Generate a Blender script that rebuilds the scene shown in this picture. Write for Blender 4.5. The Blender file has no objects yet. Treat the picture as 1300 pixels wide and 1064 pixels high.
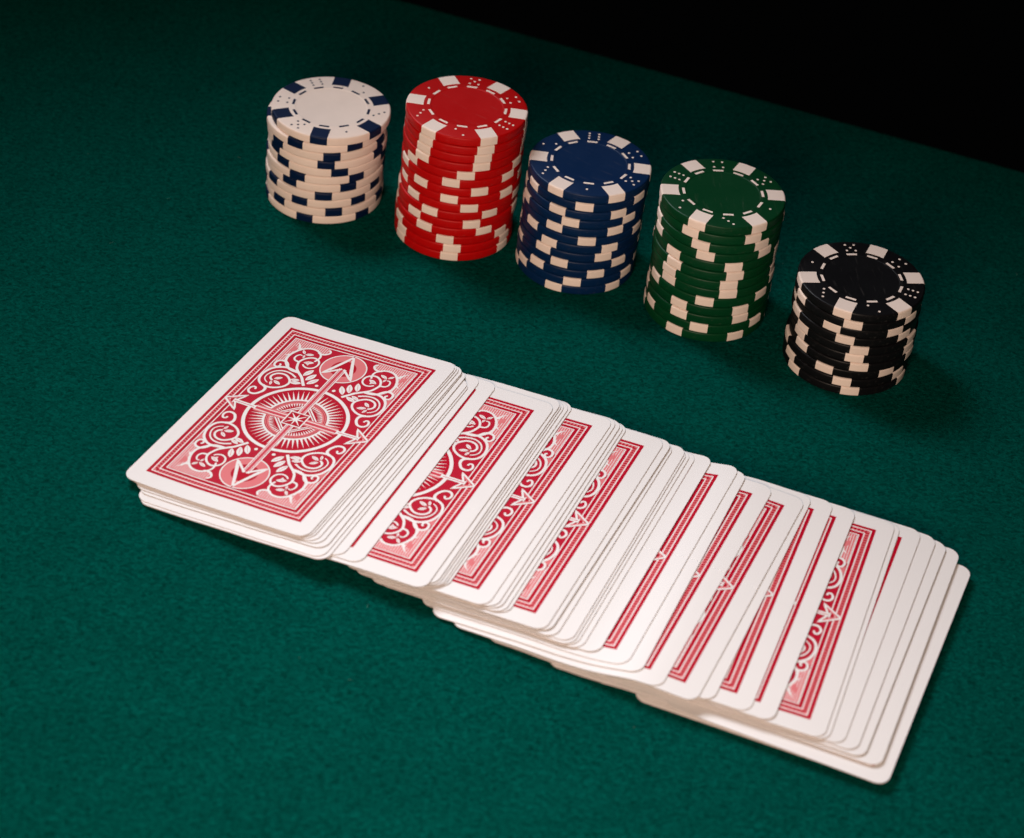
import bpy, math, random
import numpy as np
from mathutils import Matrix, Vector

random.seed(7)
rng = np.random.RandomState(11)
MM = 0.001
scene = bpy.context.scene
col = scene.collection

# ---------------------------------------------------------------- camera
cam_data = bpy.data.cameras.new('camera')
cam = bpy.data.objects.new('camera', cam_data)
col.objects.link(cam)
right = Vector((0.99436203, 0.06529434, 0.0835512))
up = Vector((-0.10603846, 0.6122893, 0.78349069))
fwd = Vector((0.0, 0.78793303, -0.61576094))
m = Matrix(((right.x, up.x, -fwd.x), (right.y, up.y, -fwd.y), (right.z, up.z, -fwd.z))).to_4x4()
m.translation = Vector((0.0, -0.5, 0.40964))
cam.matrix_world = m
cam_data.sensor_fit = 'HORIZONTAL'
cam_data.sensor_width = 17.3
cam_data.lens = 2786.707 / 1300.0 * 17.3
cam_data.shift_y = -44.5 / 1300.0
cam_data.clip_start = 0.01
cam_data.clip_end = 50.0
cam_data.dof.use_dof = True
cam_data.dof.focus_distance = 0.665
cam_data.dof.aperture_fstop = 7.1
scene.camera = cam

# ---------------------------------------------------------------- world and lamps
world = bpy.data.worlds.new('World')
scene.world = world
world.use_nodes = True
wb = world.node_tree.nodes['Background']
wb.inputs['Color'].default_value = (0.9, 0.95, 1.0, 1)
wb.inputs['Strength'].default_value = 0.0006

def area_lamp(name, loc, aim, size, power, color, spread=180):
    d = bpy.data.lights.new(name, 'AREA')
    d.shape = 'DISK'
    d.size = size
    d.energy = power
    d.color = color
    d.spread = math.radians(spread)
    o = bpy.data.objects.new(name, d)
    col.objects.link(o)
    o.location = loc
    o.rotation_euler = (Vector(aim) - Vector(loc)).to_track_quat('-Z', 'Y').to_euler()
    return o

# cool shaded lamp from the far left, its pool of light on the cards; warm softer lamp from in front
def spot_lamp(name, loc, aim, radius, power, color, cone, blend):
    d = bpy.data.lights.new(name, 'SPOT')
    d.shadow_soft_size = radius
    d.energy = power
    d.color = color
    d.spot_size = math.radians(cone)
    d.spot_blend = blend
    o = bpy.data.objects.new(name, d)
    col.objects.link(o)
    o.location = loc
    o.rotation_euler = (Vector(aim) - Vector(loc)).to_track_quat('-Z', 'Y').to_euler()
    return o
spot_lamp('key_lamp', (-0.30, 0.27, 0.55), (0.02, -0.14, 0.0), 0.18, 31.0, (0.89, 0.925, 0.985), 41.5, 0.95)
area_lamp('fill_lamp', (-0.15, -0.75, 0.36), (0.0, 0.0, 0.0), 0.34, 2.6, (1.0, 0.765, 0.60), 120)

scene.view_settings.view_transform = 'Standard'
scene.view_settings.look = 'None'
scene.view_settings.exposure = 0.0
scene.view_settings.gamma = 1.0
scene.view_settings.use_curve_mapping = False
scene.render.engine = 'CYCLES'
scene.cycles.max_bounces = 8

# ---------------------------------------------------------------- materials
def new_mat(name):
    mt = bpy.data.materials.new(name)
    mt.use_nodes = True
    nt = mt.node_tree
    return mt, nt, nt.nodes['Principled BSDF']

def N(nt, kind, **kw):
    n = nt.nodes.new(kind)
    for k, v in kw.items():
        setattr(n, k, v)
    return n

def plastic(name, color, rough=0.42, vary=0.06, bump=0.05, scale=900.0, spec=0.18, wear=0.0):
    """Solid colour with a faint mottling, fine grain and a rough, worn gloss."""
    mt, nt, b = new_mat(name)
    tc = N(nt, 'ShaderNodeTexCoord')
    no = N(nt, 'ShaderNodeTexNoise'); no.inputs['Scale'].default_value = 140.0; no.inputs['Detail'].default_value = 4.0
    nt.links.new(tc.outputs['Object'], no.inputs['Vector'])
    mr = N(nt, 'ShaderNodeMapRange'); mr.inputs['To Min'].default_value = 1.0 - vary; mr.inputs['To Max'].default_value = 1.0 + vary
    nt.links.new(no.outputs['Fac'], mr.inputs['Value'])
    hs = N(nt, 'ShaderNodeHueSaturation'); hs.inputs['Color'].default_value = (*color, 1)
    oi = N(nt, 'ShaderNodeObjectInfo')
    ov = N(nt, 'ShaderNodeMapRange'); ov.inputs['To Min'].default_value = 1.0 - vary * 0.9; ov.inputs['To Max'].default_value = 1.0 + vary * 0.9
    nt.links.new(oi.outputs['Random'], ov.inputs['Value'])
    mu = N(nt, 'ShaderNodeMath', operation='MULTIPLY')
    nt.links.new(mr.outputs['Result'], mu.inputs[0]); nt.links.new(ov.outputs['Result'], mu.inputs[1])
    nt.links.new(mu.outputs['Value'], hs.inputs['Value'])
    src = hs.outputs['Color']
    if wear > 0:
        # fine scuffs: thin pale streaks where a stretched noise peaks
        mp = N(nt, 'ShaderNodeMapping'); mp.inputs['Scale'].default_value = (1.0, 0.16, 1.0); mp.inputs['Rotation'].default_value = (0, 0, 0.7)
        nt.links.new(tc.outputs['Object'], mp.inputs['Vector'])
        sc = N(nt, 'ShaderNodeTexNoise'); sc.inputs['Scale'].default_value = 700.0; sc.inputs['Detail'].default_value = 3.0
        nt.links.new(mp.outputs['Vector'], sc.inputs['Vector'])
        sr = N(nt, 'ShaderNodeMapRange'); sr.inputs['From Min'].default_value = 0.60; sr.inputs['From Max'].default_value = 0.78
        sr.inputs['To Min'].default_value = 0.0; sr.inputs['To Max'].default_value = wear
        nt.links.new(sc.outputs['Fac'], sr.inputs['Value'])
        mx = N(nt, 'ShaderNodeMix', data_type='RGBA')
        nt.links.new(sr.outputs['Result'], mx.inputs['Factor'])
        nt.links.new(src, mx.inputs['A']); mx.inputs['B'].default_value = (0.42, 0.39, 0.37, 1)
        src = mx.outputs['Result']
    nt.links.new(src, b.inputs['Base Color'])
    r2 = N(nt, 'ShaderNodeMapRange'); r2.inputs['To Min'].default_value = rough - 0.08; r2.inputs['To Max'].default_value = rough + 0.08
    nt.links.new(no.outputs['Fac'], r2.inputs['Value'])
    nt.links.new(r2.outputs['Result'], b.inputs['Roughness'])
    b.inputs['Specular IOR Level'].default_value = spec
    fine = N(nt, 'ShaderNodeTexNoise'); fine.inputs['Scale'].default_value = scale; fine.inputs['Detail'].default_value = 2.0
    nt.links.new(tc.outputs['Object'], fine.inputs['Vector'])
    bp = N(nt, 'ShaderNodeBump'); bp.inputs['Strength'].default_value = bump; bp.inputs['Distance'].default_value = 0.0003
    nt.links.new(fine.outputs['Fac'], bp.inputs['Height'])
    nt.links.new(bp.outputs['Normal'], b.inputs['Normal'])
    return mt

IVORY = (0.86, 0.725, 0.65)
M_IVORY = plastic('ivory_clay', IVORY, 0.5)
M_BODY = {
    'white': M_IVORY,
    'red': plastic('red_clay', (0.47, 0.0012, 0.0016), 0.45, wear=0.06),
    'blue': plastic('blue_clay', (0.0014, 0.0165, 0.066), 0.42, wear=0.06),
    'green': plastic('green_clay', (0.0008, 0.043, 0.013), 0.42, wear=0.06),
    'black': plastic('black_clay', (0.0045, 0.0045, 0.0055), 0.42, wear=0.06),
}
M_NAVY = plastic('navy_clay', (0.0012, 0.010, 0.045), 0.42, wear=0.06)
M_CARD = plastic('card_stock', (0.80, 0.765, 0.755), 0.5, 0.012, 0.02, 1500.0, 0.14)
INK_RED = plastic('red_ink', (0.45, 0.001, 0.019), 0.48, 0.03, 0.02, 1500.0, 0.06)
INK_PINK = plastic('pink_ink', (0.70, 0.185, 0.20), 0.48, 0.03, 0.02, 1500.0, 0.06)
INK_ROSE = plastic('rose_ink', (0.60, 0.055, 0.085), 0.48, 0.03, 0.02, 1500.0, 0.06)

def hatch_ink():
    """Red ink engraved with fine wavy lines."""
    mt, nt, b = new_mat('engraved_red_ink')
    tc = N(nt, 'ShaderNodeTexCoord')
    wv = N(nt, 'ShaderNodeTexWave'); wv.inputs['Scale'].default_value = 560.0
    wv.inputs['Distortion'].default_value = 3.2; wv.inputs['Detail'].default_value = 0.0
    wv.inputs['Detail Scale'].default_value = 0.35
    nt.links.new(tc.outputs['Object'], wv.inputs['Vector'])
    cr = N(nt, 'ShaderNodeValToRGB')
    cr.color_ramp.elements[0].position = 0.55; cr.color_ramp.elements[0].color = (0.44, 0.0015, 0.020, 1)
    cr.color_ramp.elements[1].position = 0.95; cr.color_ramp.elements[1].color = (0.50, 0.022, 0.05, 1)
    nt.links.new(wv.outputs['Fac'], cr.inputs['Fac'])
    nt.links.new(cr.outputs['Color'], b.inputs['Base Color'])
    b.inputs['Roughness'].default_value = 0.48
    b.inputs['Specular IOR Level'].default_value = 0.06
    return mt
INK_HATCH = hatch_ink()
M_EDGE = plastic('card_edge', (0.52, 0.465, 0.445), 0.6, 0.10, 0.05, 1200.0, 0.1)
INKS = [INK_RED, INK_HATCH, INK_PINK, INK_ROSE, M_CARD]
RED, HATCH, PINK, ROSE, WHITE = range(5)

def felt(name='green_felt', gain=1.0, bump=0.55):
    mt, nt, b = new_mat(name)
    tc = N(nt, 'ShaderNodeTexCoord')
    mp = N(nt, 'ShaderNodeMapping'); mp.inputs['Scale'].default_value = (0.72, 1.0, 1.0)
    mp.inputs['Rotation'].default_value = (0, 0, math.radians(-8))
    nt.links.new(tc.outputs['Object'], mp.inputs['Vector'])
    fib = N(nt, 'ShaderNodeTexNoise'); fib.inputs['Scale'].default_value = 900.0; fib.inputs['Detail'].default_value = 5.0
    fib.inputs['Roughness'].default_value = 0.62; fib.inputs['Distortion'].default_value = 0.9
    nt.links.new(mp.outputs['Vector'], fib.inputs['Vector'])
    pat = N(nt, 'ShaderNodeTexNoise'); pat.inputs['Scale'].default_value = 55.0; pat.inputs['Detail'].default_value = 5.0
    nt.links.new(tc.outputs['Object'], pat.inputs['Vector'])
    cr = N(nt, 'ShaderNodeValToRGB')
    cr.color_ramp.elements[0].position = 0.33; cr.color_ramp.elements[0].color = (0.0002, 0.029, 0.0225, 1)
    cr.color_ramp.elements[1].position = 0.68; cr.color_ramp.elements[1].color = (0.0006, 0.084, 0.066, 1)
    nt.links.new(fib.outputs['Fac'], cr.inputs['Fac'])
    mr = N(nt, 'ShaderNodeMapRange'); mr.inputs['From Min'].default_value = 0.3; mr.inputs['From Max'].default_value = 0.7
    mr.inputs['To Min'].default_value = 0.93 * gain; mr.inputs['To Max'].default_value = 1.07 * gain
    nt.links.new(pat.outputs['Fac'], mr.inputs['Value'])
    hs = N(nt, 'ShaderNodeHueSaturation')
    nt.links.new(cr.outputs['Color'], hs.inputs['Color']); nt.links.new(mr.outputs['Result'], hs.inputs['Value'])
    nt.links.new(hs.outputs['Color'], b.inputs['Base Color'])
    b.inputs['Roughness'].default_value = 0.95
    b.inputs['Specular IOR Level'].default_value = 0.0
    bp = N(nt, 'ShaderNodeBump'); bp.inputs['Strength'].default_value = bump; bp.inputs['Distance'].default_value = 0.0006
    nt.links.new(fib.outputs['Fac'], bp.inputs['Height'])
    nt.links.new(bp.outputs['Normal'], b.inputs['Normal'])
    return mt
M_FELT = felt()
M_FUZZ = felt('felt_fibre', 1.35, 0.0)

# ---------------------------------------------------------------- helpers
def mesh_from(name, verts, faces, mats, mat_idx=None, smooth=False):
    me = bpy.data.meshes.new(name)
    me.from_pydata([tuple(v) for v in verts], [], faces)
    for mt in mats:
        me.materials.append(mt)
    if mat_idx is not None:
        me.polygons.foreach_set('material_index', np.asarray(mat_idx, dtype=np.int32))
    if smooth:
        me.polygons.foreach_set('use_smooth', [True] * len(me.polygons))
    me.update()
    return me

def link(name, me, parent=None):
    o = bpy.data.objects.new(name, me)
    col.objects.link(o)
    if parent is not None:
        o.parent = parent
    return o

def tag(o, label, cat, group):
    o['label'] = label; o['category'] = cat; o['group'] = group

# ---------------------------------------------------------------- table
def build_table():
    e0 = Vector((-52.12, 257.82)); e1 = Vector((174.85, 181.95))
    d = (e1 - e0).normalized(); nrm = Vector((-d.y, d.x))
    ctr = e0
    # local frame: x along the visible rim, y outwards; the top runs back towards the camera
    x0, x1, y0 = -900.0, 900.0, -900.0
    prof = [(y0, 0.0)]
    r = 5.0
    nseg = 8
    prof.append((-r, 0.0))
    for k in range(1, nseg + 1):
        a = math.pi / 2 * k / nseg
        prof.append((-r + r * math.sin(a), -r + r * math.cos(a)))
    prof += [(0.0, -28.0), (y0, -28.0)]
    verts, faces = [], []
    for x in (x0, x1):
        for y, z in prof:
            p = ctr + d * x + nrm * y
            verts.append((p.x * MM, p.y * MM, z * MM))
    n = len(prof)
    for k in range(n):
        a, b2 = k, (k + 1) % n
        faces.append((a, b2, n + b2, n + a))
    faces.append(tuple(range(n))[::-1]); faces.append(tuple(range(n, 2 * n)))
    me = mesh_from('table_top', verts, [f[::-1] for f in faces], [M_FELT])
    o = link('table_top', me)
    o['kind'] = 'structure'
    o['label'] = 'dark green felt table top with its far edge against black'
build_table()

# ---------------------------------------------------------------- poker chips
R = 19.5
CHIPS = {
 'white': (3.07, [(-68.39, 617.26, 25.3),(-69.85, 617.43, 6.1),(-69.52, 617.43, 42.1),(-69.15, 617.47, 35.7),(-69.28, 617.69, 49.4),(-69.79, 617.63, 9.1),(-69.47, 617.76, 59.4),(-69.89, 617.54, 36.3),(-69.86, 617.71, 12.5),(-69.57, 617.5, 46.0),(-69.79, 617.67, 18.0)]),
 'red': (3.12, [(-23.59, 604.83, 55.8),(-23.44, 604.76, 53.0),(-23.6, 604.9, 51.5),(-23.89, 604.78, 51.5),(-23.71, 604.75, 36.7),(-23.96, 604.73, 23.9),(-23.94, 604.73, 52.0),(-23.74, 604.8, 22.7),(-23.93, 604.92, 43.1),(-24.5, 604.97, 6.5),(-24.24, 604.8, 47.6),(-24.79, 604.82, 2.7),(-25.03, 604.75, 25.5),(-24.97, 604.73, 32.8),(-24.91, 604.62, 30.4)]),
 'blue': (3.15, [(17.36, 593.79, 57.9),(17.26, 593.81, 28.1),(16.97, 593.66, 3.5),(16.65, 593.55, 18.6),(16.65, 593.54, 3.4),(16.58, 593.36, 36.2),(16.65, 593.48, 59.6),(16.45, 593.42, 54.6),(16.5, 593.3, 12.8),(16.23, 593.21, 49.8),(16.2, 593.08, 28.1),(16.16, 593.26, 10.8)]),
 'green': (3.31, [(58.76, 576.31, 5.2),(59.02, 576.2, 59.4),(58.86, 576.05, 11.5),(58.83, 576.04, 17.7),(58.91, 576.09, 44.9),(58.68, 575.86, 48.4),(58.79, 575.73, 43.5),(59.1, 575.76, 43.4),(58.99, 575.61, 23.1),(59.06, 575.51, 58.9),(58.78, 575.31, 1.3),(58.91, 575.23, 22.0),(58.65, 575.31, 59.6)]),
 'black': (3.1, [(102.84, 555.46, 9.6),(102.72, 555.45, 21.4),(103.03, 555.89, 2.6),(102.71, 555.87, 17.5),(103.31, 555.74, 30.3),(103.48, 555.86, 27.0),(103.46, 555.64, 32.9),(102.72, 555.81, 4.5),(102.63, 555.64, 23.0),(102.86, 555.56, 31.2)]),
}
PIPS_CW = {'white': [6,2,3,1,5,4], 'red': [5,4,6,2,3,1], 'blue': [6,4,5,1,3,2], 'green': [4,5,1,3,2,6], 'black': [5,4,6,2,3,1]}

def chip_profile(t):
    """(r, z) from the top centre round the rim to the bottom centre."""
    bv = 0.56
    p = [(0.0, t - 0.10), (0.585 * R, t - 0.10), (0.592 * R, t - 0.09), (0.598 * R, t + 0.0), (0.606 * R, t + 0.015), (0.616 * R, t), (R - bv, t)]
    for k in range(1, 5):
        a = math.pi / 2 * k / 4
        p.append((R - bv + bv * math.sin(a), t - bv + bv * math.cos(a)))
    for k in range(0, 5):
        a = math.pi / 2 * k / 4
        p.append((R - bv + bv * math.cos(a), bv - bv * math.sin(a)))
    p.append((0.0, 0.0))
    return p

def chip_body_mesh(name, t, mat):
    prof = chip_profile(t)
    seg = 96
    verts, faces = [], []
    for r, z in prof:
        if r == 0.0:
            verts.append((0, 0, z * MM))
        else:
            for k in range(seg):
                a = 2 * math.pi * k / seg
                verts.append((r * math.cos(a) * MM, r * math.sin(a) * MM, z * MM))
    def ring(i):
        return 1 + (i - 1) * seg
    n = len(prof)
    for k in range(seg):
        faces.append((0, ring(1) + k, ring(1) + (k + 1) % seg))
    for i in range(1, n - 2):
        a, b2 = ring(i), ring(i + 1)
        for k in range(seg):
            faces.append((a + k, b2 + k, b2 + (k + 1) % seg, a + (k + 1) % seg))
    last = len(verts) - 1
    for k in range(seg):
        faces.append((last, ring(n - 2) + (k + 1) % seg, ring(n - 2) + k))
    me = mesh_from(name, verts, faces, [mat], smooth=True)
    try:
        me.set_sharp_from_angle(angle=math.radians(35))
    except Exception:
        pass
    return me

def spot_mesh(name, t, mat):
    """Parallel-sided inlay that wraps over the rim, a hair proud of the body."""
    e = 0.03
    hw = 0.145 * R
    bv = 0.56
    pr = [(0.715 * R, t - 0.3), (0.715 * R, t + e), (0.80 * R, t + e), (0.90 * R, t + e), (R - bv, t + e)]
    for k in range(1, 5):
        a = math.pi / 2 * k / 4
        pr.append((R - bv + (bv + e) * math.sin(a), t - bv + (bv + e) * math.cos(a)))
    for k in range(0, 5):
        a = math.pi / 2 * k / 4
        pr.append((R - bv + (bv + e) * math.cos(a), bv - (bv + e) * math.sin(a)))
    pr += [(0.715 * R, -e), (0.715 * R, 0.3)]
    nseg = 8
    verts, faces = [], []
    for r, z in pr:
        ha = math.asin(hw / r)
        for k in range(nseg + 1):
            a = -ha + 2 * ha * k / nseg
            # inner edge is straight, rim follows the circle
            verts.append((r * math.cos(a) * MM, r * math.sin(a) * MM, z * MM))
    w = nseg + 1
    for i in range(len(pr) - 1):
        for k in range(nseg):
            faces.append((i * w + k, (i + 1) * w + k, (i + 1) * w + k + 1, i * w + k + 1))
    # side walls
    faces.append(tuple(i * w for i in range(len(pr)))[::-1])
    faces.append(tuple(i * w + nseg for i in range(len(pr))))
    me = mesh_from(name, verts, faces, [mat])
    return me

def slab(name, outline, z0, z1, mat):
    n = len(outline)
    verts = [(x * MM, y * MM, z0 * MM) for x, y in outline] + [(x * MM, y * MM, z1 * MM) for x, y in outline]
    faces = [tuple(range(n, 2 * n))] + [(k, (k + 1) % n, n + (k + 1) % n, n + k) for k in range(n)]
    return mesh_from(name, verts, faces, [mat])

PIP_POS = {1: [(0, 0)], 2: [(-1, -1), (1, 1)], 3: [(-1, -1), (0, 0), (1, 1)], 4: [(-1, -1), (-1, 1), (1, -1), (1, 1)],
           5: [(-1, -1), (-1, 1), (1, -1), (1, 1), (0, 0)], 6: [(-1, -1.1), (0, -1.1), (1, -1.1), (-1, 1.1), (0, 1.1), (1, 1.1)]}
ORD = ['topmost', 'second from the top', 'third from the top', 'fourth from the top', 'fifth from the top', 'sixth from the top', 'seventh from the top',
       'eighth from the top', 'ninth from the top', 'tenth from the top', 'eleventh from the top', 'twelfth from the top', 'thirteenth from the top',
       'fourteenth from the top', 'fifteenth from the top']
WORDS = {'white': ('white', 'navy'), 'red': ('red', 'white'), 'blue': ('blue', 'white'), 'green': ('green', 'white'), 'black': ('black', 'white')}

for kind, (pitch, chips) in CHIPS.items():
    t = pitch - 0.085
    body = chip_body_mesh(kind + '_chip_body', t, M_BODY[kind])
    mark = M_NAVY if kind == 'white' else M_IVORY
    spot = spot_mesh(kind + '_edge_spot', t, mark)
    n = len(chips)
    word, sw = WORDS[kind]
    for i, (x, y, ang) in enumerate(chips):
        root = bpy.data.objects.new('poker_chip', None)
        root.empty_display_size = 0.01
        col.objects.link(root)
        z = (n - 1 - i) * pitch + 0.04
        root.location = (x * MM, (y - 500) * MM, z * MM)
        root.rotation_euler = (0, 0, math.radians(ang))
        if i == 0:
            lab = f'topmost {word} poker chip, its whole face with dashes and dice pips showing'
        elif i == n - 1:
            lab = f'lowest {word} poker chip of its stack, resting on the green felt'
        else:
            lab = f'{word} poker chip with {sw} edge spots, {ORD[i]} of the {word} stack'
        tag(root, lab, 'poker chip', f'chips in the {word} stack')
        link('body', body, root)
        for k in range(6):
            s = link('edge_spot', spot, root)
            s.rotation_euler = (0, 0, math.pi / 3 * k)
        if i == 0:
            dash = slab(kind + '_dash', [(0.612 * R, -0.082 * R), (0.655 * R, -0.086 * R), (0.655 * R, 0.086 * R), (0.612 * R, 0.082 * R)], t - 0.2, t + 0.03, mark)
            for k in range(12):
                o = link('dash_mark', dash, root)
                o.rotation_euler = (0, 0, math.pi / 6 * k + math.radians(1.5))
            pr = 0.0205 * R
            pip = slab(kind + '_pip', [(pr * math.cos(a), pr * math.sin(a)) for a in [2 * math.pi * q / 12 for q in range(12)]], t - 0.2, t + 0.03, mark)
            # the sextant nearest the far side of the table starts the clockwise order
            sext = [(ang + 30 + 60 * q) for q in range(6)]
            q0 = min(range(6), key=lambda q: abs(((sext[q] - 100 + 180) % 360) - 180))
            for j, val in enumerate(PIPS_CW[kind]):
                a = math.radians(30 + 60 * (q0 - j))
                for pa, pb in PIP_POS[val]:
                    rr = 0.815 * R + pa * 0.078 * R
                    tt = pb * 0.072 * R
                    o = link('pip', pip, root)
                    o.location = ((rr * math.cos(a) - tt * math.sin(a)) * MM, (rr * math.sin(a) + tt * math.cos(a)) * MM, 0)

# ---------------------------------------------------------------- card back artwork (2D, millimetres)
CW, CH = 59.4, 89.6
FW, FH = 50.0, 79.2
ART_V, ART_L, ART_F, ART_M = [], [], [], []
STROKES = [0]

def art_grid(us, vs, level, mat, flip=False):
    b0 = len(ART_V)
    for u in us:
        for v in vs:
            ART_V.append((u, v)); ART_L.append(level)
    nv = len(vs)
    for i in range(len(us) - 1):
        for j in range(nv - 1):
            ART_F.append((b0 + i * nv + j, b0 + (i + 1) * nv + j, b0 + (i + 1) * nv + j + 1, b0 + i * nv + j + 1)); ART_M.append(mat)

def span(a, b, step=1.25):
    n = max(1, int(math.ceil(abs(b - a) / step)))
    return [a + (b - a) * k / n for k in range(n + 1)]

def art_rect(u0, v0, u1, v1, level, mat):
    art_grid(span(u0, u1), span(v0, v1), level, mat)

def art_ring_rect(hu, hv, w, level, mat):
    art_rect(-hu, -hv, -hu + w, hv, level, mat)
    art_rect(hu - w, -hv, hu, hv, level, mat)
    art_rect(-hu + w, -hv, hu - w, -hv + w, level, mat)
    art_rect(-hu + w, hv - w, hu - w, hv, level, mat)

def art_annulus(cu, cv, r0, r1, level, mat, seg=72):
    rr = span(r0, r1)
    b0 = len(ART_V)
    for r in rr:
        for k in range(seg):
            a = 2 * math.pi * k / seg
            ART_V.append((cu + max(r, 0.02) * math.cos(a), cv + max(r, 0.02) * math.sin(a))); ART_L.append(level)
    for i in range(len(rr) - 1):
        for k in range(seg):
            ART_F.append((b0 + i * seg + k, b0 + (i + 1) * seg + k, b0 + (i + 1) * seg + (k + 1) % seg, b0 + i * seg + (k + 1) % seg)); ART_M.append(mat)

def smooth_path(pts, step=0.4):
    P = [np.array(p, float) for p in pts]
    P = [2 * P[0] - P[1]] + P + [2 * P[-1] - P[-2]]
    out = []
    for i in range(1, len(P) - 2):
        p0, p1, p2, p3 = P[i - 1], P[i], P[i + 1], P[i + 2]
        n = max(2, int(np.linalg.norm(p2 - p1) / step))
        for k in range(n):
            s = k / n
            out.append(0.5 * ((2 * p1) + (-p0 + p2) * s + (2 * p0 - 5 * p1 + 4 * p2 - p3) * s * s + (-p0 + 3 * p1 - 3 * p2 + p3) * s ** 3))
    out.append(P[-2])
    return out

def art_stroke(pts, widths, level, mat, curve=False, step=1.2):
    if curve:
        path = smooth_path(pts)
    else:
        path = []
        for a, b in zip(pts[:-1], pts[1:]):
            a = np.array(a, float); b = np.array(b, float)
            n = max(1, int(math.ceil(np.linalg.norm(b - a) / step)))
            path += [a + (b - a) * k / n for k in range(n)]
        path.append(np.array(pts[-1], float))
    n = len(path)
    if callable(widths):
        ws = [widths(k / (n - 1)) * (0.86 if curve else 1.0) for k in range(n)]
    else:
        ws = [widths] * n
    STROKES[0] += 1
    lift = 0.09 * (STROKES[0] % 8)
    b0 = len(ART_V)
    for k in range(n):
        d = path[min(k + 1, n - 1)] - path[max(k - 1, 0)]
        L = np.linalg.norm(d) or 1.0
        nn = np.array([-d[1], d[0]]) / L
        h = max(ws[k], 0.02) / 2
        for sgn in (-1, 1):
            q = path[k] + sgn * nn * h
            ART_V.append((q[0], q[1])); ART_L.append(level + lift + 0.06 * k / n)
    for k in range(n - 1):
        ART_F.append((b0 + 2 * k, b0 + 2 * k + 2, b0 + 2 * k + 3, b0 + 2 * k + 1)); ART_M.append(mat)

def art_fill(poly, level, mat, row=0.3):
    P = np.array(poly)
    v0, v1 = P[:, 1].min(), P[:, 1].max()
    v = v0
    while v < v1:
        vm = v + row / 2
        xs = []
        for a, b in zip(P, np.roll(P, -1, 0)):
            if (a[1] <= vm) != (b[1] <= vm):
                xs.append(a[0] + (vm - a[1]) / (b[1] - a[1]) * (b[0] - a[0]))
        xs.sort()
        for q in range(0, len(xs) - 1, 2):
            art_grid(span(xs[q], xs[q + 1], 1.5), [v, v + row], level, mat)
        v += row

def art_hatch(poly, level, mat, du=0.72, w=0.17):
    P = np.array(poly)
    u = P[:, 0].min() + du / 2
    while u < P[:, 0].max():
        ys = []
        for a, b in zip(P, np.roll(P, -1, 0)):
            if (a[0] <= u) != (b[0] <= u):
                ys.append(a[1] + (u - a[0]) / (b[0] - a[0]) * (b[1] - a[1]))
        ys.sort()
        for q in range(0, len(ys) - 1, 2):
            if ys[q + 1] - ys[q] > 0.4:
                art_stroke([(u, ys[q] + 0.15), (u, ys[q + 1] - 0.15)], w, level, mat)
        u += du

MIR = [(1, 1), (-1, 1), (1, -1), (-1, -1)]
def mir(pts, s):
    return [(p[0] * s[0], p[1] * s[1]) for p in pts]

def leaf(a, b, level, fat=0.42):
    a = np.array(a); b = np.array(b)
    L = np.linalg.norm(b - a)
    art_stroke([a, a * .75 + b * .25, (a + b) / 2, a * .25 + b * .75, b], lambda s: fat * L * math.sin(math.pi * min(max(s, 0.0), 1.0)) ** 0.75, level, WHITE, step=0.3)
    c0 = a * .8 + b * .2; c1 = a * .12 + b * .88
    art_stroke([c0, c1], 0.10, level + 1, ROSE)

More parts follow.
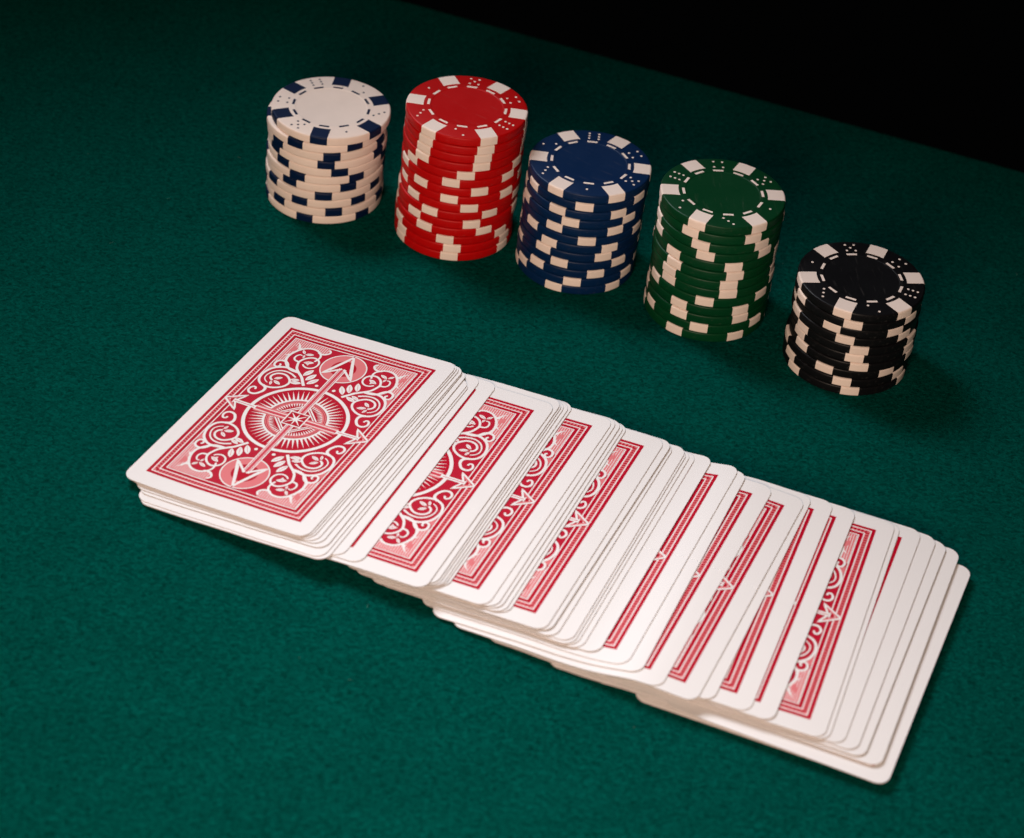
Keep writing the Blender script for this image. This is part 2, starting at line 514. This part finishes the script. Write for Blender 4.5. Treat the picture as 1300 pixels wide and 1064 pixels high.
def build_art():
    hu, hv = FW / 2, FH / 2
    art_rect(-hu, -hv, hu, hv, 0, RED)
    art_ring_rect(hu - 1.0, hv - 1.0, 0.34, 1, WHITE)
    art_ring_rect(hu - 1.34, hv - 1.34, 1.3, 1, PINK)
    art_ring_rect(hu - 2.64, hv - 2.64, 0.34, 1, WHITE)
    art_ring_rect(hu - 4.0, hv - 4.0, 0.34, 1, WHITE)
    # bead band
    bu, bvv = hu - 2.0, hv - 2.0
    nb = 70
    for k in range(nb):
        v = -bvv + 2 * bvv * (k + .5) / nb
        for s in (-1, 1):
            art_stroke([(s * bu - 0.45, v - .22 * s), (s * bu + 0.45, v + .22 * s)], 0.62, 2, RED)
    nb = 44
    for k in range(nb):
        u = -bu + 2 * bu * (k + .5) / nb
        for s in (-1, 1):
            art_stroke([(u - .22, s * bvv - 0.45), (u + .22, s * bvv + 0.45)], 0.62, 2, RED)
    # engraved field
    pu, pv = hu - 4.4, hv - 4.4
    art_rect(-pu, -pv, pu, pv, 1, HATCH)
    # corner ornaments
    corner = [(7.9, 34.3), (8.2, 32.6), (9.42, 31.7), (11.0, 32.2), (13.5, 32.9), (16.4, 31.0), (17.9, 28.0), (18.1, 26.0), (17.6, 24.2), (18.4, 23.7), (19.6, 23.3), (pu, 22.0), (pu, pv), (8.4, pv)]
    lower = [(19.0, 19.9), (pu, 20.8), (pu, 17.2)]
    strokes = {
        'stem': ([(6.42,15.35),(7.69,16.98),(9.11,18.83),(10.98,20.38),(12.57,21.96),(13.32,23.57),(13.74,25.28),(13.18,27.05),(12.06,28.33),(10.61,28.97),(9.15,28.6),(8.12,27.47),(7.86,25.95),(8.45,24.42),(9.86,23.62),(11.34,23.93),(12.14,24.7)], lambda s: 1.05 - 0.45 * s),
        'loop': ([(9.71,27.36),(9.23,28.96),(9.39,30.66),(10.76,32.2),(12.61,32.86),(14.76,32.46),(16.53,30.82),(17.72,28.43),(18.1,26.33),(17.8,24.37),(16.73,22.84),(15.16,21.23),(13.36,20.55),(11.2,20.5)], lambda s: 0.68 + 0.42 * s),
        'hook': ([(13.74,25.2),(15.29,25.47),(16.0,26.42),(15.9,27.75),(15.24,28.56),(14.5,28.41)], lambda s: 0.8 - 0.3 * s),
        'spiral': ([(12.0,20.6),(13.4,20.9),(15.16,21.1),(17.03,20.62),(19.04,19.0),(20.1,16.69),(20.3,14.16),(19.7,12.04),(18.3,10.69),(16.17,10.15),(13.85,10.66),(11.92,12.07),(11.02,13.75),(11.18,15.39),(12.21,16.72),(13.6,17.65),(15.19,17.74),(16.66,17.05),(17.43,15.65),(17.17,14.41),(16.14,13.59)], lambda s: 0.98 - 0.22 * s),
        'spiral_in': ([(10.58,17.92),(12.61,18.95),(14.55,19.25),(16.37,18.85),(17.9,17.6),(18.75,15.78),(18.8,14.0),(18.0,12.75),(16.82,11.99)], lambda s: 0.75 - 0.35 * s),
        'side': ([(15.41,21.4),(16.23,22.77),(17.36,23.59),(18.79,23.5),(19.72,22.6),(19.85,21.42),(19.5,20.5),(18.9,20.15),(18.15,20.36),(17.84,21.32),(18.37,21.85)], lambda s: 1.0 - 0.3 * s),
        'low': ([(17.4,10.4),(16.3,9.85),(15.75,8.9),(15.89,7.5),(16.92,5.84),(18.2,5.3),(19.3,5.6),(19.95,6.66),(19.8,7.8),(19.2,8.5),(18.49,8.31),(18.26,7.5)], lambda s: 1.1 - 0.4 * s),
        'flour': ([(10.9,32.15),(9.95,31.65),(8.69,31.93),(7.76,32.86),(7.7,33.8),(8.41,34.45)], lambda s: 0.95 - 0.25 * s),
        'tail': ([(16.3,31.1),(17.03,31.3),(17.5,32.1),(18.0,32.97),(19.0,33.8)], lambda s: 1.3 * (1 - s) + 0.12),
        'thorn': ([(17.9,27.6),(18.7,26.9),(19.6,26.3)], lambda s: 0.9 * (1 - s) + 0.08),
    }
    leaves = [((3.87,20.07),(6.1,16.5)),((5.73,21.9),(7.4,18.0)),((7.58,23.51),(9.2,19.7)),((7.64,16.08),(11.1,15.06)),((8.84,17.24),(11.63,16.27)),
              ((12.96,12.73),(15.63,13.77)),((13.92,16.11),(16.04,14.51)),((15.51,11.36),(16.19,13.26)),((11.49,30.31),(14.0,29.31)),((15.6,31.1),(14.22,29.42)),((13.62,27.36),(14.0,29.0)),((9.48,26.75),(12.39,25.54)),((10.6,24.77),(11.37,26.79))]
    for s in MIR:
        c = mir(corner, s)
        art_fill(c, 2, PINK)
        art_hatch(c, 3, WHITE)
        art_fill(mir(lower, s), 2, PINK)
        # pads between the ornament and the corner
        art_stroke(mir([(19.1, 31.9), (18.4, 30.2), (18.7, 28.7)], s), lambda q: 1.9 * math.sin(math.pi * min(max(q, .05), .95)), 4, PINK, curve=True)
        for pts, w in strokes.values():
            art_stroke(mir(pts, s), w, 5, WHITE, curve=True)
        for a, b in leaves:
            a2, b2 = mir([a, b], s)
            leaf(a2, b2, 6)
        art_annulus(s[0] * 2.9, s[1] * 17.0, 0.0, 0.55, 5, WHITE, 14)
    # sunburst medallion
    art_annulus(0, 0, 0.0, 14.7, 2, RED)
    art_annulus(0, 0, 14.6, 15.7, 6, WHITE, 96)
    ns = 54
    for k in range(ns):
        a = 2 * math.pi * (k + .5) / ns
        d = (math.cos(a), math.sin(a))
        art_stroke([(d[0] * 9.6, d[1] * 9.6), (d[0] * 13.9, d[1] * 13.9)], lambda q: 0.68 * (1 - q) + 0.02, 3, WHITE)
    art_annulus(0, 0, 9.05, 9.75, 3, WHITE)
    art_annulus(0, 0, 8.45, 8.75, 3, PINK)
    art_annulus(0, 0, 7.65, 8.25, 3, PINK)
    ns = 60
    for k in range(ns):
        a = 2 * math.pi * (k + .5) / ns
        d = (math.cos(a), math.sin(a))
        art_stroke([(d[0] * 7.7, d[1] * 7.7), (d[0] * 6.2, d[1] * 6.2)], lambda q: 0.5 * (1 - q) + 0.03, 3, WHITE)
    # star diamond
    for rr, w in ((7.5, 0.42), (6.5, 0.36)):
        art_stroke([(rr, 0), (0, rr), (-rr, 0), (0, -rr)], w, 4, WHITE)
        art_stroke([(0, -rr), (rr, 0)], w, 4, WHITE)
    # long arrow
    for s in (-1, 1):
        cv = 27.8 * s
        art_annulus(0, cv, 0.0, 6.9, 6, PINK)
        art_annulus(0, cv, 0.0, 3.9, 7, RED)
        art_annulus(0, cv, 6.75, 7.15, 7, WHITE)
        art_stroke([(0, 2.6 * s), (0, 27.6 * s)], 2.5, 8, WHITE)
        for e in (-1, 1):
            art_stroke([(e * 0.78, 2.6 * s), (e * 0.78, 27.6 * s)], 0.22, 9, ROSE)
        art_stroke([(0, 2.6 * s), (0, 27.6 * s)], 0.95, 9, ROSE)
        for e in (-1, 1):
            art_stroke([(0, 34.2 * s), (e * 4.9, 23.4 * s), (e * 0.3, 27.6 * s)], 0.75, 10, WHITE)
            art_stroke([(e * 0.35, 32.6 * s), (e * 3.3, 25.6 * s)], 0.34, 10, WHITE)
        art_stroke([(0, 34.0 * s), (0, 35.0 * s)], 0.3, 8, RED)
    # short arrow
    for s in (-1, 1):
        art_stroke([(2.8 * s, 0), (13.6 * s, 0)], 3.0, 8, PINK)
        art_stroke([(2.8 * s, 0), (13.6 * s, 0)], 0.8, 9, ROSE)
        for e in (-1, 1):
            art_stroke([(2.8 * s, e * 0.75), (13.8 * s, e * 0.75)], 0.3, 9, WHITE)
        art_stroke([(13.4 * s, 0), (21.0 * s, 0)], 1.4, 10, WHITE)
        art_stroke([(14.0 * s, 0), (20.6 * s, 0)], 0.22, 11, ROSE)
        for e in (-1, 1):
            art_stroke([(23.9 * s, 0), (18.3 * s, e * 3.9), (20.2 * s, e * 0.4)], 0.62, 10, WHITE)
            art_stroke([(22.4 * s, e * 0.35), (19.6 * s, e * 2.4)], 0.55, 10, PINK)
    # centre square with an eight-pointed star
    art_rect(-3.2, -3.2, 3.2, 3.2, 11, RED)
    art_ring_rect(3.25, 3.25, 0.42, 12, WHITE)
    for k in range(8):
        a = math.pi / 4 * k
        L = 2.6 if k % 2 == 0 else 3.3
        art_stroke([(0, 0), (L * math.cos(a), L * math.sin(a))], lambda q: 0.55 * (1 - q) + 0.16, 12, WHITE)

build_art()
ART_V = np.array(ART_V); ART_L = np.array(ART_L, float)
# keep every face wound upwards
_fix = []
for f in ART_F:
    a, b, c = ART_V[f[0]], ART_V[f[1]], ART_V[f[2]]
    ar = (b[0] - a[0]) * (c[1] - a[1]) - (b[1] - a[1]) * (c[0] - a[0])
    if abs(ar) < 1e-12:
        d_ = ART_V[f[3]]
        ar = (c[0] - a[0]) * (d_[1] - a[1]) - (c[1] - a[1]) * (d_[0] - a[0])
    _fix.append(f if ar > 0 else f[::-1])
ART_F = _fix

# ---------------------------------------------------------------- playing cards
CT = 0.25      # card thickness
CARDS = [(-61.24,-9.42,-22.53),(-60.6,-9.33,-22.5),(-59.94,-9.65,-22.52),(-58.85,-10.28,-22.3),(-58.26,-11.18,-21.41),(-57.11,-12.62,-21.2),(-56.62,-15.72,-21.88),(-56.03,-16.73,-21.49),(-52.61,-14.4,-20.65),(-47.6,-16.56,-20.52),(-29.79,-24.56,-20.22),(-27.6,-22.46,-19.72),(-27.1,-22.83,-19.68),(-26.31,-22.8,-19.67),(-25.24,-22.42,-20.12),(-24.22,-21.96,-20.15),(-12.55,-27.68,-20.51),(-10.88,-27.93,-19.78),(-9.61,-28.24,-20.02),(-8.66,-29.09,-19.8),(-7.67,-29.15,-19.76),(2.93,-34.03,-20.37),(4.82,-33.91,-20.93),(5.78,-35.39,-20.24),(9.65,-36.42,-19.88),(10.04,-37.4,-19.84),(11.04,-37.45,-20.0),(12.57,-38.05,-20.02),(17.17,-39.12,-20.12),(24.62,-43.79,-20.18),(27.31,-46.9,-19.16),(33.89,-51.12,-20.72),(42.97,-54.5,-20.74),(46.0,-53.64,-19.21),(53.41,-56.39,-17.01),(59.6,-58.35,-17.22),(71.43,-62.34,-16.06),(72.78,-62.6,-16.25),(77.87,-62.73,-17.7),(81.71,-64.16,-18.23),(84.21,-65.56,-18.92),(87.98,-67.68,-18.58),(90.31,-72.72,-19.61),(43.36,-53.83,-20.2),(53.6,-57.25,-19.8),(59.36,-60.13,-19.4),(71.07,-63.78,-18.6),(82.24,-67.13,-17.28),(81.95,-67.42,-17.42),(81.66,-67.71,-17.56),(81.37,-68.0,-17.7)]
NC = len(CARDS)
NV = 43          # cards whose backs or edges can be told apart; the rest lie squared up beneath the right end
GAP = np.concatenate([np.random.RandomState(3).uniform(.01, .05, NV), np.full(NC - NV, .03)])
for k, v in {42:.10, 41:.60, 40:.28, 39:.08, 35:.2, 28:.2, 30:.15, 22:.25, 18:.08, 11:.08, 5:.1, 10:.06, 9:.06, 15:.06, 20:.06, 33:.08, 23:.05}.items():
    GAP[k] = v
RAMP = np.where(np.arange(NC) < 36, 36.0, 16.0)

def card_height(i, U, V):
    """Underside height of card i: it lies on every card dealt below it and droops to the felt past their left edges."""
    x, y, a = CARDS[i]
    c, s = math.cos(math.radians(a)), math.sin(math.radians(a))
    X = x + c * U - s * V
    Y = y + s * U + c * V
    h = np.full(U.shape, GAP[i])
    for j in range(i + 1, NC):
        xj, yj, aj = CARDS[j]
        cj, sj = math.cos(math.radians(aj)), math.sin(math.radians(aj))
        l0 = cj * (X - xj) + sj * (Y - yj)
        q = np.clip((l0 + CW / 2 + RAMP[j]) / RAMP[j], 0, 1)
        q = q * q * (3 - 2 * q)
        h += (CT + GAP[j]) * q
    return h

RC = 3.4   # corner radius
def card_uv():
    us = []
    for k in range(0, 9):
        us.append(-CW / 2 + RC - RC * math.cos(math.pi / 2 * k / 8))
    n = 40
    a0, a1 = -CW / 2 + RC, CW / 2 - RC
    us += [a0 + (a1 - a0) * k / n for k in range(1, n)]
    for k in range(8, -1, -1):
        us.append(CW / 2 - RC + RC * math.cos(math.pi / 2 * k / 8))
    us = np.array(us)
    ex = np.maximum(np.abs(us) - (CW / 2 - RC), 0)
    vm = CH / 2 - RC + np.sqrt(np.maximum(RC * RC - ex * ex, 0))
    return us, vm
US, VM = card_uv()
NR = 13
U2 = np.repeat(US[:, None], NR, 1)
V2 = VM[:, None] * np.linspace(-1, 1, NR)[None, :]
nU = len(US)
def gi(i, j, side):
    return side * nU * NR + i * NR + j
CARD_F = []
for i in range(nU - 1):
    for j in range(NR - 1):
        CARD_F.append((gi(i, j, 0), gi(i + 1, j, 0), gi(i + 1, j + 1, 0), gi(i, j + 1, 0)))
        CARD_F.append((gi(i, j, 1), gi(i, j + 1, 1), gi(i + 1, j + 1, 1), gi(i + 1, j, 1)))
N_FLAT = len(CARD_F)
for i in range(nU - 1):
    CARD_F.append((gi(i, 0, 0), gi(i, 0, 1), gi(i + 1, 0, 1), gi(i + 1, 0, 0)))
    CARD_F.append((gi(i, NR - 1, 0), gi(i + 1, NR - 1, 0), gi(i + 1, NR - 1, 1), gi(i, NR - 1, 1)))
for j in range(NR - 1):
    CARD_F.append((gi(0, j, 0), gi(0, j + 1, 0), gi(0, j + 1, 1), gi(0, j, 1)))
    CARD_F.append((gi(nU - 1, j, 0), gi(nU - 1, j, 1), gi(nU - 1, j + 1, 1), gi(nU - 1, j + 1, 0)))

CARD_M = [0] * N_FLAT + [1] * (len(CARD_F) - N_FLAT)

ORDW = ['first', 'second', 'third', 'fourth', 'fifth', 'sixth', 'seventh', 'eighth', 'ninth', 'tenth', 'eleventh', 'twelfth', 'thirteenth', 'fourteenth', 'fifteenth',
        'sixteenth', 'seventeenth', 'eighteenth', 'nineteenth', 'twentieth', 'twenty-first']
SPECIAL = {
    0: 'top playing card of the spread with its whole red ornate back showing',
    9: 'playing card right of the full card showing only a thin red line and white margin',
    10: 'playing card showing the widest band of red scrollwork, second pattern from the left',
    16: 'playing card whose red scroll band is the third pattern from the left',
    21: 'playing card whose red scroll band is the fourth pattern from the left',
    29: 'playing card showing a narrow red border strip, fifth pattern from the left',
    31: 'playing card showing a narrow red border strip, sixth pattern from the left',
    32: 'playing card showing a double red border strip, seventh pattern from the left',
    34: 'playing card with a red border wedge that widens towards the viewer',
    35: 'playing card showing only a thin straight red border line near the right end',
    36: 'playing card with the rightmost wide band of red scrollwork and arrow tip',
    38: 'playing card showing a short tapering red sliver near the right end',
    42: 'rightmost playing card of the spread, its long white right edge against the felt',
}
for i in range(NC - 1, -1, -1):
    x, y, a = CARDS[i]
    zb = card_height(i, U2, V2)
    zt = zb + CT
    verts = np.concatenate([np.stack([U2, V2, zt], -1).reshape(-1, 3), np.stack([U2, V2, zb], -1).reshape(-1, 3)]) * MM
    me = mesh_from('playing_card', verts.tolist(), CARD_F, [M_CARD, M_EDGE], CARD_M)
    o = link('playing_card', me)
    o.location = (x * MM, y * MM, 0)
    o.rotation_euler = (0, 0, math.radians(a))
    if i in SPECIAL:
        lab = SPECIAL[i]
    elif i >= NV:
        lab = f'half-hidden card low under the right half of the spread, {ORDW[i - NV]} near corner rightwards'
    elif i < 21:
        lab = f'playing card with only a white edge showing, {ORDW[i]} from the top of the spread'
    else:
        lab = f'playing card with only a white edge showing, {ORDW[NV - 1 - i]} leftwards from the rightmost card'
    tag(o, lab, 'playing card', 'playing cards fanned across the felt')
    zz = card_height(i, ART_V[:, 0], ART_V[:, 1]) + CT + 0.016 + 0.008 * ART_L
    pv = np.stack([ART_V[:, 0], ART_V[:, 1], zz], -1) * MM
    pm = mesh_from('back_print', pv.tolist(), ART_F, INKS, ART_M)
    link('back_print', pm, o)

# ---------------------------------------------------------------- nap of the felt
def build_nap(n=120000):
    r = np.random.RandomState(21)
    e0 = np.array([-52.12, 257.82]); e1 = np.array([174.85, 181.95])
    d = (e1 - e0) / np.linalg.norm(e1 - e0); nr = np.array([-d[1], d[0]])
    # spread over the part of the table the picture can see, denser towards the viewer
    q = r.uniform(0, 1, n) ** 1.25
    cy = -185 + q * 450
    cx = r.uniform(-1, 1, n) * (150 + 0.16 * (cy + 185)) - 5
    P = np.stack([cx, cy], -1)
    ok = ((P - e0) @ nr) < -6.0
    P = P[ok]; n = len(P)
    a = r.normal(0.15, 0.75, n); L = r.uniform(0.5, 1.7, n); w = r.uniform(0.03, 0.065, n)
    D = np.stack([np.cos(a), np.sin(a)], -1); S = np.stack([-D[:, 1], D[:, 0]], -1)
    bend = r.uniform(-0.3, 0.3, n)
    mid = P + S * (bend * L)[:, None] * 0.5
    ends = (P - D * (L / 2)[:, None], mid, P + D * (L / 2)[:, None])
    zs = (np.full(n, 0.01), r.uniform(0.04, 0.15, n), r.uniform(0.01, 0.10, n))
    V = np.empty((n, 6, 3))
    for k in range(3):
        for q2, sg in enumerate((-1, 1)):
            V[:, 2 * k + q2, :2] = ends[k] + S * (w * sg * (0.5 if k != 1 else 1.0))[:, None]
            V[:, 2 * k + q2, 2] = zs[k] + (0.02 if sg > 0 else 0.0)
    base = (np.arange(n) * 6)[:, None]
    F = np.concatenate([base + np.array([0, 2, 3, 1]), base + np.array([2, 4, 5, 3])], 1).reshape(-1, 4)
    me = bpy.data.meshes.new('felt_nap')
    me.vertices.add(n * 6); me.vertices.foreach_set('co', (V.reshape(-1) * MM).astype(np.float32))
    me.loops.add(F.size); me.loops.foreach_set('vertex_index', F.reshape(-1).astype(np.int32))
    me.polygons.add(len(F)); me.polygons.foreach_set('loop_start', np.arange(0, F.size, 4, dtype=np.int32))
    me.materials.append(M_FUZZ)
    me.update(calc_edges=True); me.validate()
    o = link('felt_nap', me)
    o['kind'] = 'stuff'; o['label'] = 'short green fibres standing up from the felt'
build_nap()

# ---------------------------------------------------------------- lint on the felt
def build_lint():
    verts, faces = [], []
    r = random.Random(5)
    def fibre(x, y, L, w):
        a = r.uniform(0, math.pi); bend = r.uniform(-1.2, 1.2)
        n = 6; px, py = x, y; b0 = len(verts)
        for k in range(n + 1):
            z = 0.25 + 0.35 * math.sin(math.pi * k / n)
            verts.append(((px - w * math.sin(a)) * MM, (py + w * math.cos(a)) * MM, z * MM))
            verts.append(((px + w * math.sin(a)) * MM, (py - w * math.cos(a)) * MM, z * MM))
            verts.append((px * MM, py * MM, (z + w) * MM))
            px += math.cos(a) * L / n; py += math.sin(a) * L / n; a += bend / n
        for k in range(n):
            p, q = b0 + 3 * k, b0 + 3 * (k + 1)
            faces.extend([(p, q, q + 2, p + 2), (p + 2, q + 2, q + 1, p + 1), (p + 1, q + 1, q, p)])
    for _ in range(24):
        fibre(r.uniform(-170, 170), r.uniform(-150, 150), r.uniform(0.6, 1.9), r.uniform(0.03, 0.06))
    me = mesh_from('felt_lint', verts, faces, [plastic('lint', (0.08, 0.16, 0.13), 0.9)])
    o = link('felt_lint', me)
    o['kind'] = 'stuff'; o['label'] = 'tiny pale lint fibres scattered on the green felt'
build_lint()
